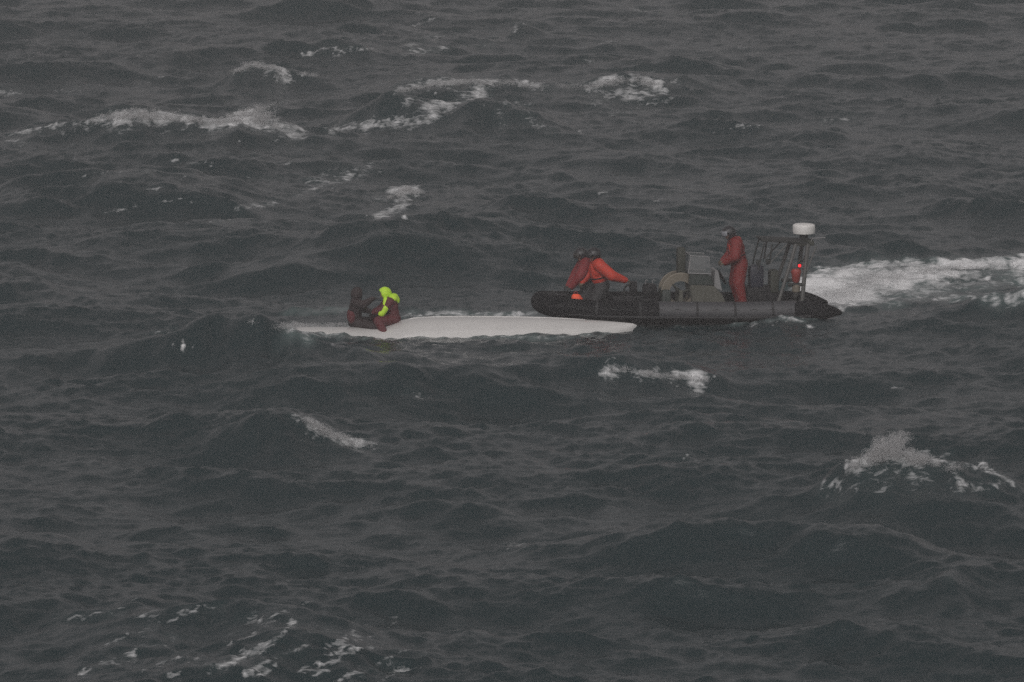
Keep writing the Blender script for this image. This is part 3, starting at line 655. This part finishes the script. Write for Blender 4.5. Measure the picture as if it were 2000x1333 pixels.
for i in range(59):
    for k in range(NS - 1): f.append((i * NS + k, i * NS + k + 1, (i + 1) * NS + k + 1, (i + 1) * NS + k))
f.append(tuple(range(NS))); f.append(tuple(reversed(range(59 * NS, 60 * NS))))
MB().add(v, f).build('hull_shell', M['hullw'], hull, angle=50)
kl_ = MB(); kp_ = [((tt[i] - 0.5) * HL, 0, hk[i] + 0.004) for i in range(14, 44, 3)]
kl_.tube(kp_, [0.006] + [0.016] * (len(kp_) - 2) + [0.006], 8).build('keel_strip', M['hullw'], hull)
def hull_top(px_world_x):
    c = hull.location; t = (px_world_x - c.x) / HL + 0.5
    return float(interp(t, tt, hk)), float(c.y)

# ------------------------------------------------------------------ people: one continuous body each, clothing as children
def remesh(name, prims, voxel, mats, parent, smooth=6):
    b = MB(); tags = []
    for p_ in prims:
        if p_[0] == 'c':
            _, a, c, ra, rc, m_ = p_; a, c = Vector(a), Vector(c); d = c - a; L = d.length
            dn = d.normalized() if L > 1e-6 else Vector((0, 0, 1)); q = dn.to_track_quat('Z', 'Y').to_matrix()
            pr = [(max(0.0006, ra * math.cos(R(u))), ra * math.sin(R(u))) for u in (-88, -60, -30, 0)] + [(rc * math.cos(R(u)), L + rc * math.sin(R(u))) for u in (0, 30, 60)] + [(0.0006, L + rc)]
            b.lathe(pr, a, 14, q)
        else:
            _, c, r_, rot, m_ = p_; c = Vector(c)
            pr = [(max(0.001, math.cos(R(u))), math.sin(R(u))) for u in range(-88, 89, 16)]
            s0 = len(b.v); b.lathe(pr, (0, 0, 0), 16)
            for k in range(s0, len(b.v)):
                w = Vector(b.v[k]); w = Vector((w.x * r_[0], w.y * r_[1], w.z * r_[2])); b.v[k] = tuple((rot @ w if rot else w) + c)
    me0 = bpy.data.meshes.new('tmp'); me0.from_pydata(b.v, [], b.f)
    o = bpy.data.objects.new('tmp', me0); COL.objects.link(o)
    md = o.modifiers.new('r', 'REMESH'); md.mode = 'VOXEL'; md.voxel_size = voxel
    if smooth: sm_ = o.modifiers.new('s', 'SMOOTH'); sm_.iterations = smooth; sm_.factor = 0.5
    dg = bpy.context.evaluated_depsgraph_get(); me1 = bpy.data.meshes.new_from_object(o.evaluated_get(dg))
    bpy.data.objects.remove(o); bpy.data.meshes.remove(me0); me1.name = name
    me1.materials.clear()
    o = link(name, me1, mats, parent)
    if len(mats) > 1:
        nf = len(me1.polygons); C = np.empty(nf * 3, np.float32); me1.polygons.foreach_get('center', C); C = C.reshape(-1, 3)
        best = np.full(nf, 1e9); mi = np.zeros(nf, np.int32)
        for p_ in prims:
            if p_[0] == 'c':
                a, c = np.array(p_[1]), np.array(p_[2]); d = c - a; t = np.clip(((C - a) @ d) / max(1e-9, d @ d), 0, 1)
                D = np.linalg.norm(C - (a + t[:, None] * d), axis=1) - (p_[3] + t * (p_[4] - p_[3]))
            else:
                Q = (C - np.array(p_[1])); 
                if p_[3]: Q = Q @ np.array(p_[3])
                D = (np.linalg.norm(Q / np.array(p_[2]), axis=1) - 1) * min(p_[2])
            w = D < best; best[w] = D[w]; mi[w] = p_[-1]
        me1.polygons.foreach_set('material_index', mi)
    return o

def hand(prims, wrist, tip_dir, palm_n, m_, curl=0.5):
    d = Vector(tip_dir).normalized(); nrm = Vector(palm_n).normalized(); side = d.cross(nrm).normalized(); nrm = side.cross(d)
    w = Vector(wrist); kn = w + d * 0.085
    prims.append(('c', tuple(w), tuple(w + d * 0.05), 0.038, 0.04, m_))
    for k, (o_, L) in enumerate(((-0.036, 0.07), (-0.012, 0.085), (0.012, 0.08), (0.036, 0.062))):
        b0 = w + d * 0.055 + side * o_ * 0.8; b1 = kn + side * o_ + d * 0.01
        m1 = b1 + (d * (1 - curl * 0.5) + nrm * curl).normalized() * L * 0.5; e1 = m1 + (d * (1 - curl) + nrm * curl * 1.5).normalized() * L * 0.5
        prims += [('c', tuple(b0), tuple(b1), 0.016, 0.0135, m_), ('c', tuple(b1), tuple(m1), 0.0135, 0.012, m_), ('c', tuple(m1), tuple(e1), 0.012, 0.0105, m_)]
    t0 = w + d * 0.025 + side * 0.03; t1 = t0 + (side * 0.8 + d * 0.7 + nrm * 0.2).normalized() * 0.045; t2 = t1 + (d + nrm * 0.5).normalized() * 0.032
    prims += [('c', tuple(t0), tuple(t1), 0.017, 0.015, m_), ('c', tuple(t1), tuple(t2), 0.015, 0.012, m_)]

def person(label, loc, rz, J, suit, legs, glove, boot, group=None, bulk=0.012, head_pitch=0.0, head_yaw=0.0, scl=1.0):
    """J: joints in a frame where the figure faces +x, its left is +y; mats: suit, legs, glove, boot"""
    root = empty('person', loc, rz); tag(root, label, 'person', group); root.scale = (scl,) * 3
    mats = [suit, legs, glove, boot, M['skin'], M['eye']]
    P_ = []; V3 = lambda k: Vector(J[k])
    pel, ch, nk, hd_ = V3('pel'), V3('chest'), V3('neck'), V3('head'); k = bulk
    spine = (ch - pel).normalized(); lat = (V3('sh_l') - V3('sh_r')).normalized(); fwd = lat.cross(spine).normalized()
    rot = Matrix((fwd, lat, spine)).transposed()
    P_ += [('e', tuple(pel), (0.125 + k, 0.175 + k, 0.13 + k), rot, 1), ('e', tuple(ch), (0.125 + k, 0.18 + k, 0.20), rot, 0),
           ('e', tuple((pel + ch) / 2), (0.115 + k, 0.16 + k, 0.19), rot, 0), ('c', tuple(V3('sh_l') - lat * 0.05), tuple(V3('sh_r') + lat * 0.05), 0.085 + k, 0.085 + k, 0),
           ('c', tuple(ch + spine * 0.12), tuple(nk), 0.10, 0.065, 0), ('c', tuple(nk), tuple(hd_ - spine * 0.03), 0.06, 0.06, 4)]
    hr = Matrix.Rotation(head_yaw, 3, 'Z') @ Matrix.Rotation(head_pitch, 3, 'Y')
    H = lambda x, y, z: tuple(hd_ + hr @ Vector((x, y, z)))
    P_ += [('e', tuple(hd_), (0.098, 0.078, 0.118), hr, 4), ('e', H(0.025, 0, -0.06), (0.065, 0.058, 0.06), hr, 4), ('c', H(0.09, 0, 0.012), H(0.112, 0, -0.022), 0.010, 0.016, 4),
           ('e', H(0, 0.078, -0.005), (0.022, 0.012, 0.033), hr, 4), ('e', H(0, -0.078, -0.005), (0.022, 0.012, 0.033), hr, 4),
           ('e', H(0.088, 0.032, 0.012), (0.010, 0.016, 0.008), hr, 5), ('e', H(0.088, -0.032, 0.012), (0.010, 0.016, 0.008), hr, 5), ('c', H(0.088, 0.022, -0.058), H(0.088, -0.022, -0.058), 0.008, 0.008, 4)]
    for s_ in 'lr':
        sh, el, ha = V3('sh_' + s_), V3('el_' + s_), V3('ha_' + s_)
        P_ += [('c', tuple(sh), tuple(el), 0.070 + k, 0.055 + k, 0), ('c', tuple(el), tuple(ha), 0.055 + k, 0.042 + k * 0.5, 0)]
        hand(P_, ha, J.get('hd_' + s_, ha - el), J.get('pn_' + s_, (0, 0, -1)), 2, J.get('curl', 0.6))
        hp, kn_, an = V3('hip_' + s_), V3('kn_' + s_), V3('an_' + s_)
        P_ += [('c', tuple(hp), tuple(kn_), 0.098 + k, 0.072 + k, 1), ('c', tuple(kn_), tuple(an), 0.072 + k, 0.055 + k * 0.5, 1)]
        ft = Vector(J.get('ft_' + s_, (1, 0, 0))).normalized()
        P_ += [('c', tuple(an), tuple(an + Vector((0, 0, -0.03)) - ft * 0.03), 0.055, 0.048, 3), ('c', tuple(an - Vector((0, 0, 0.035))), tuple(an - Vector((0, 0, 0.05)) + ft * 0.15), 0.05, 0.036, 3)]
    remesh('body', P_, 0.0115, mats, root, 3)
    return root, hd_, hr, rot, ch

def shell(name, c, hr, r_, keep, m_, parent, th_=0.008):
    bm = bmesh.new(); bmesh.ops.create_uvsphere(bm, u_segments=32, v_segments=20, radius=1.0)
    bmesh.ops.delete(bm, geom=[q for q in bm.faces if not keep(q.calc_center_median())], context='FACES')
    for w in bm.verts: w.co = Vector(c) + hr @ Vector((w.co.x * r_[0], w.co.y * r_[1], w.co.z * r_[2]))
    me_ = bpy.data.meshes.new(name); bm.to_mesh(me_); bm.free()
    o = link(name, me_, m_, parent); md = o.modifiers.new('thick', 'SOLIDIFY'); md.thickness = th_; md.offset = 1
    return o
def helmet(root, hd_, hr, shell_m=None, visor_m=None):
    c = hd_ + hr @ Vector((-0.005, 0, 0.02))
    h = shell('helmet', c, hr, (0.150, 0.135, 0.142), lambda q: q.z > 0.02 or (q.x < 0.25 and q.z > -0.75), shell_m or M['helmet'], root, 0.012)
    shell('visor', c, hr, (0.168, 0.148, 0.150), lambda q: q.x > 0.30 and -0.35 < q.z < 0.45, visor_m or M['visor'], h, 0.005)
    MB().torus(c + hr @ Vector((0.01, 0, -0.02)), 0.118, 0.012, 24, 6, hr @ Matrix.Rotation(R(70), 3, 'Y')).build('chin_strap', M['black'], h)
def vest(root, ch, rot, m_, full_=True):
    W = lambda x, y, z: tuple(ch + rot @ Vector((x, y, z)))
    P_ = [('e', W(0.10, 0.085, -0.02), (0.075, 0.095, 0.22), rot, 0), ('e', W(0.10, -0.085, -0.02), (0.075, 0.095, 0.22), rot, 0), ('e', W(-0.10, 0, 0.0), (0.07, 0.18, 0.23), rot, 0),
          ('c', W(0.08, 0.11, 0.14), W(-0.09, 0.11, 0.17), 0.05, 0.05, 0), ('c', W(0.08, -0.11, 0.14), W(-0.09, -0.11, 0.17), 0.05, 0.05, 0), ('c', W(-0.10, -0.1, 0.2), W(-0.10, 0.1, 0.2), 0.05, 0.05, 0),
          ('c', W(0, 0.17, -0.14), W(0.0, 0.17, 0.0), 0.06, 0.05, 0), ('c', W(0, -0.17, -0.14), W(0.0, -0.17, 0.0), 0.06, 0.05, 0)]
    o = remesh('life_vest', P_, 0.016, [m_], root, 4)
    MB().torus(ch + rot @ Vector((0, 0, -0.14)), 0.19, 0.014, 28, 6, rot @ Matrix.Diagonal((0.95, 1.2, 1.0))).build('waist_belt', M['black'], o)

# helmsman standing at the wheel
J = dict(pel=(-0.04, 0, 0.93), chest=(0.03, 0, 1.26), neck=(0.12, 0, 1.46), head=(0.19, 0, 1.59), sh_l=(0.05, 0.20, 1.39), sh_r=(0.05, -0.20, 1.39),
         el_l=(0.10, 0.29, 1.12), ha_l=(0.30, 0.18, 0.98), el_r=(0.08, -0.29, 1.12), ha_r=(0.28, -0.19, 0.98), hd_l=(1, -0.2, -0.3), hd_r=(1, 0.2, -0.3),
         hip_l=(-0.05, 0.10, 0.90), kn_l=(0.0, 0.14, 0.50), an_l=(-0.10, 0.14, 0.09), hip_r=(-0.05, -0.10, 0.90), kn_r=(0.03, -0.14, 0.50), an_r=(-0.06, -0.15, 0.09), curl=0.9)
r_, hd_, hr, rot, ch = person('standing person in red drysuit and dark helmet at the boat\'s wheel', in_boat(1.36, 0.0, 0.44), YAW + math.pi, J, M['red'], M['red'], M['glovet'], M['boot'], bulk=0.068, head_pitch=R(12), scl=1.10)
helmet(r_, hd_, hr); vest(r_, ch, rot, M['redv'])
# two crew kneeling in the bow
J = dict(pel=(-0.02, 0, 0.52), chest=(0.05, 0, 0.84), neck=(0.09, 0, 1.05), head=(0.14, 0, 1.18), sh_l=(0.05, 0.20, 0.98), sh_r=(0.05, -0.20, 0.98),
         el_l=(-0.22, 0.32, 0.76), ha_l=(-0.50, 0.26, 0.66), el_r=(0.18, -0.28, 0.76), ha_r=(0.36, -0.2, 0.58), hd_l=(-1, 0, -0.2), pn_l=(0, 0, -1),
         hip_l=(-0.02, 0.10, 0.48), kn_l=(0.18, 0.16, 0.10), an_l=(-0.24, 0.16, 0.08), hip_r=(-0.02, -0.10, 0.48), kn_r=(0.18, -0.16, 0.10), an_r=(-0.24, -0.16, 0.08), ft_l=(-1, 0, -.2), ft_r=(-1, 0, -.2), curl=0.9)
r_, hd_, hr, rot, ch = person('person in bright orange-red jacket kneeling in the bow, arm back to the rail', in_boat(-2.00, -0.12, 0.44), YAW + math.pi, J, M['redo'], M['trouser'], M['glovet'], M['boot'], bulk=0.066, head_pitch=R(10), scl=1.10)
helmet(r_, hd_, hr, visor_m=M['helmet']); vest(r_, ch, rot, M['redo'])
J = dict(pel=(-0.04, 0, 0.50), chest=(0.10, 0, 0.80), neck=(0.17, 0, 0.99), head=(0.22, 0, 1.12), sh_l=(0.12, 0.20, 0.94), sh_r=(0.12, -0.20, 0.94),
         el_l=(0.28, 0.29, 0.70), ha_l=(0.46, 0.22, 0.46), el_r=(0.28, -0.27, 0.68), ha_r=(0.46, -0.18, 0.44), hd_l=(1, 0, -0.4), hd_r=(1, 0, -0.4),
         hip_l=(-0.02, 0.10, 0.48), kn_l=(0.20, 0.18, 0.10), an_l=(-0.22, 0.16, 0.08), hip_r=(-0.02, -0.10, 0.48), kn_r=(0.20, -0.16, 0.10), an_r=(-0.22, -0.16, 0.08), ft_l=(-1, 0, -.2), ft_r=(-1, 0, -.2), curl=0.8)
r_, hd_, hr, rot, ch = person('person in darker red jacket leaning forward over the bow tube', in_boat(-2.14, 0.44, 0.44), YAW + math.pi, J, M['redd'], M['trouser'], M['glove'], M['boot'], bulk=0.066, head_pitch=R(14), scl=1.10)
helmet(r_, hd_, hr, visor_m=M['glove']); vest(r_, ch, rot, M['redd'])
# the two survivors astride the upturned hull
def on_hull(px, dy=0.0, dz=0.0):
    x = on_z(px, 650)[0]; z, y = hull_top(x); return (x, y + dy, z + dz)
HZ = hull.rotation_euler[2]
J = dict(pel=(0, 0, 0.13), chest=(0.02, 0, 0.46), neck=(0.04, 0, 0.67), head=(0.06, 0, 0.80), sh_l=(0.02, 0.18, 0.60), sh_r=(0.02, -0.18, 0.60),
         el_l=(0.16, 0.24, 0.42), ha_l=(0.36, 0.16, 0.36), el_r=(0.20, -0.22, 0.58), ha_r=(0.40, -0.16, 0.70), hd_r=(1, 0, 0.2),
         hip_l=(0.04, 0.10, 0.11), kn_l=(0.40, 0.30, 0.10), an_l=(0.52, 0.52, -0.26), hip_r=(0.04, -0.10, 0.11), kn_r=(0.38, -0.34, 0.06), an_r=(0.66, -0.44, -0.10), ft_r=(0.9, -0.3, 0.1), curl=0.35)
r_, hd_, hr, rot, ch = person('hooded person in dark brown suit on the white hull, one arm stretched out', on_hull(694, -0.02, 0.0), HZ, J, M['brown'], M['brown'], M['glove'], M['boot'], bulk=0.04, head_pitch=R(5))
shell('hood', hd_ + Vector((-0.01, 0, 0.0)), hr, (0.135, 0.118, 0.155), lambda q: q.x < 0.78, M['brown'], r_, 0.015)
remesh('jacket_panel', [('e', tuple(ch + Vector((-0.10, -0.10, -0.20))), (0.10, 0.14, 0.17), None, 0), ('e', tuple(ch + Vector((-0.12, 0.06, -0.18))), (0.09, 0.15, 0.18), None, 0)], 0.02, [M['maroon']], r_)
J = dict(pel=(-0.02, 0, 0.13), chest=(0.04, 0, 0.44), neck=(0.12, 0, 0.62), head=(0.20, 0, 0.72), sh_l=(0.08, 0.18, 0.56), sh_r=(0.08, -0.18, 0.56),
         el_l=(0.26, 0.24, 0.36), ha_l=(0.46, 0.12, 0.30), el_r=(0.24, -0.22, 0.36), ha_r=(0.44, -0.10, 0.30),
         hip_l=(0.04, 0.10, 0.11), kn_l=(0.38, 0.32, 0.12), an_l=(0.20, 0.52, -0.24), hip_r=(0.04, -0.10, 0.11), kn_r=(0.40, -0.32, 0.14), an_r=(0.32, -0.50, -0.22), ft_l=(.6, .4, -.5), ft_r=(.6, -.4, -.5), curl=0.7)
r_, hd_, hr, rot, ch = person('hunched person in maroon suit with yellow-green hood on the white hull', on_hull(768, -0.02, 0.0), HZ + math.pi, J, M['maroon'], M['maroon'], M['glove'], M['boot'], bulk=0.045, head_pitch=R(25))
shell('hood', hd_ + Vector((-0.01, 0, 0.01)), hr, (0.150, 0.140, 0.150), lambda q: q.x < 0.5, M['hivis'], r_, 0.015)
W = lambda x, y, z: tuple(ch + rot @ Vector((x, y, z)))
remesh('collar_flap', [('e', W(-0.08, 0, 0.20), (0.13, 0.22, 0.085), rot, 0), ('e', W(-0.17, 0, 0.12), (0.06, 0.17, 0.10), rot, 0), ('c', W(0.0, -0.15, 0.20), W(-0.10, -0.17, 0.18), 0.06, 0.07, 0), ('c', W(0.0, 0.15, 0.20), W(-0.10, 0.17, 0.18), 0.06, 0.07, 0)], 0.016, [M['hivis']], r_)
remesh('front_stripe', [('c', W(0.11, 0.16, 0.20), W(0.17, 0.27, 0.0), 0.06, 0.075, 0), ('c', W(0.17, 0.27, 0.0), W(0.28, 0.26, -0.10), 0.08, 0.085, 0)], 0.016, [M['hivis']], r_)
# orange bundle at the bow
ob = in_boat(-2.62, -0.42, 0.66)
bag = empty('orange_bag', ob, YAW); tag(bag, 'small bright orange-red bag on the bow tube by the kneeling crew', 'bag')
remesh('bag_body', [('e', (0, 0, 0.08), (0.13, 0.11, 0.12), None, 0), ('e', (0.06, 0.02, 0.05), (0.10, 0.1, 0.09), None, 0), ('e', (-0.05, 0, 0.13), (0.07, 0.08, 0.07), None, 0)], 0.015, [M['orange']], bag)
MB().torus((-0.02, 0, 0.2), 0.05, 0.010, 18, 6, Matrix.Rotation(R(90), 3, 'X')).build('strap', M['redd'], bag)

# ------------------------------------------------------------------ spray: droplets torn off the breaking crests
TET_V = np.array([(1, 1, 1), (-1, -1, 1), (-1, 1, -1), (1, -1, -1)], np.float32) * 0.8
TET_F = np.array([(0, 1, 3), (0, 2, 1), (0, 3, 2), (1, 2, 3)], np.int32)
def spray(label, pts, n_, up, wid, size=(0.004, 0.008)):
    """pts: px polyline on the sea with (x, y, relative density); jets of droplets rise up to about `up` metres"""
    segs = list(zip(pts[:-1], pts[1:]))
    wts = np.array([math.hypot(b[0] - a[0], b[1] - a[1]) * (a[2] + b[2]) for a, b in segs]); wts /= wts.sum()
    tot = sum(math.hypot(b[0] - a[0], b[1] - a[1]) for a, b in segs); jets = max(6, int(tot / 2.5)); C = []
    for _ in range(jets):
        k = rng.choice(len(segs), p=wts); a, b = segs[k]; t = rng.random(); d_ = a[2] + t * (b[2] - a[2])
        x, y, f_, i_ = hit(a[0] + t * (b[0] - a[0]), a[1] + t * (b[1] - a[1]))
        if i_ is None: continue
        h_ = up * d_ * rng.uniform(0.15, 1.0); m_ = int(1.5 * n_ / jets * (0.3 + 1.4 * h_ / up)) + 4
        u = rng.random(m_) ** 1.6; ww = wid * (0.35 + 1.3 * rng.random()) * (1.0 - 0.5 * u) + 0.015
        lean = 0.25 + rng.normal() * 0.55
        C.append(np.stack([V[i_][0] + lean * h_ * u + rng.normal(size=m_) * ww, V[i_][1] + rng.normal(size=m_) * ww * 1.6, V[i_][2] - 0.02 + h_ * u + rng.normal(size=m_) * 0.02], -1))
    C = np.concatenate(C).astype(np.float32); s_ = np.exp(rng.uniform(math.log(size[0]), math.log(size[1]), len(C))).astype(np.float32)
    o3 = C.mean(0)
    vv = (C[:, None, :] - o3 + TET_V[None] * s_[:, None, None] * rng.uniform(0.6, 1.4, (len(C), 4, 1))).reshape(-1, 3)
    ff = (TET_F[None] + 4 * np.arange(len(C))[:, None, None]).reshape(-1, 3)
    me_ = bpy.data.meshes.new('spray'); me_.vertices.add(len(vv)); me_.vertices.foreach_set('co', vv.astype(np.float32).ravel())
    me_.loops.add(ff.size); me_.loops.foreach_set('vertex_index', ff.ravel().astype(np.int32))
    me_.polygons.add(len(ff)); me_.polygons.foreach_set('loop_start', np.arange(0, ff.size, 3, dtype=np.int32)); me_.update(calc_edges=True)
    o = link('spray', me_, M['spray']); o.location = o3
    return tag(o, label, 'spray', None, 'stuff')
spray('white spray tossed up by the breaker at the lower right', [(1650, 924, .3), (1700, 902, .8), (1735, 888, 1.5), (1765, 896, .8), (1810, 906, .5), (1870, 914, .2)], 24000, 0.36, 0.08)
spray('white spray along the long breaking crest at the upper left', [(180, 238, .2), (245, 230, .8), (300, 230, .5), (400, 240, .35), (450, 240, .7), (485, 238, 1.3), (520, 246, .8), (570, 254, .3)], 22000, 0.50, 0.08, (0.005, 0.011))
spray('churned spray behind the boat\'s stern', [(1590, 590, .8), (1640, 575, 1.0), (1700, 550, 1.0), (1800, 535, .8), (1900, 525, .5), (2000, 515, .4)], 16000, 0.20, 0.42, (0.004, 0.008))
spray('light spray on the foam sheets at top centre', [(780, 180, .5), (850, 165, .5), (950, 160, .5), (1060, 168, .3), (1160, 168, .4), (1220, 156, .8), (1290, 165, .5)], 12000, 0.24, 0.15, (0.005, 0.011))
spray('small splash of spray on the dark hump left of the hull', [(348, 674, 1.0), (360, 678, 1.0)], 700, 0.13, 0.035)
spray('fine spray on the crest beyond the dark hump', [(484, 629, 1.0), (500, 633, .8)], 900, 0.14, 0.05)
spray('spray washing round the sunken end of the white hull', [(540, 638, .7), (600, 638, .7), (680, 636, .7)], 6000, 0.13, 0.10)
spray('spray along the crest foam below the left hump', [(585, 814, .5), (640, 848, .8), (690, 864, .8), (735, 868, .4)], 5000, 0.12, 0.06)
spray('spray on the small crest in front of the white hull', [(1180, 730, .6), (1225, 723, .9), (1290, 734, .6), (1380, 740, .5)], 4500, 0.10, 0.06)
spray('spray on the curling crest at the upper left', [(455, 146, .6), (490, 128, 1.0), (550, 138, .5), (620, 148, .4)], 5000, 0.2, 0.08, (0.005, 0.011))
spray('pale tuft of spray between the upper crests and the hull', [(760, 386, .5), (795, 374, 1.0), (820, 378, .8)], 4000, 0.18, 0.08)

# ------------------------------------------------------------------ haze: rain-thick air over the sea
hz = MB().box((0, 0, 9.0), (2 * FAR + 900, 2 * FAR + 900, 26.0), 0).build('haze', None, None, smooth=False) if False else None
me_ = bpy.data.meshes.new('haze'); S_ = FAR * 1.5; z0, z1 = -4.0, 23.0
me_.from_pydata([(x, y, z) for z in (z0, z1) for x, y in ((-S_, -S_), (S_, -S_), (S_, S_), (-S_, S_))], [], [(3, 2, 1, 0), (4, 5, 6, 7), (0, 1, 5, 4), (1, 2, 6, 5), (2, 3, 7, 6), (3, 0, 4, 7)])
hm = bpy.data.materials.new('rain_haze'); hm.use_nodes = True
n_, l_ = hm.node_tree.nodes, hm.node_tree.links; n_.remove(n_['Principled BSDF'])
pv = n_.new('ShaderNodeVolumePrincipled'); pv.inputs['Color'].default_value = (0.88, 0.86, 0.85, 1); pv.inputs['Density'].default_value = 0.0012; pv.inputs['Anisotropy'].default_value = 0.2
l_.new(pv.outputs[0], n_['Material Output'].inputs['Volume'])
hz = link('haze', me_, hm, smooth=False); tag(hz, 'thin grey rain haze over the sea', 'haze', None, 'stuff')
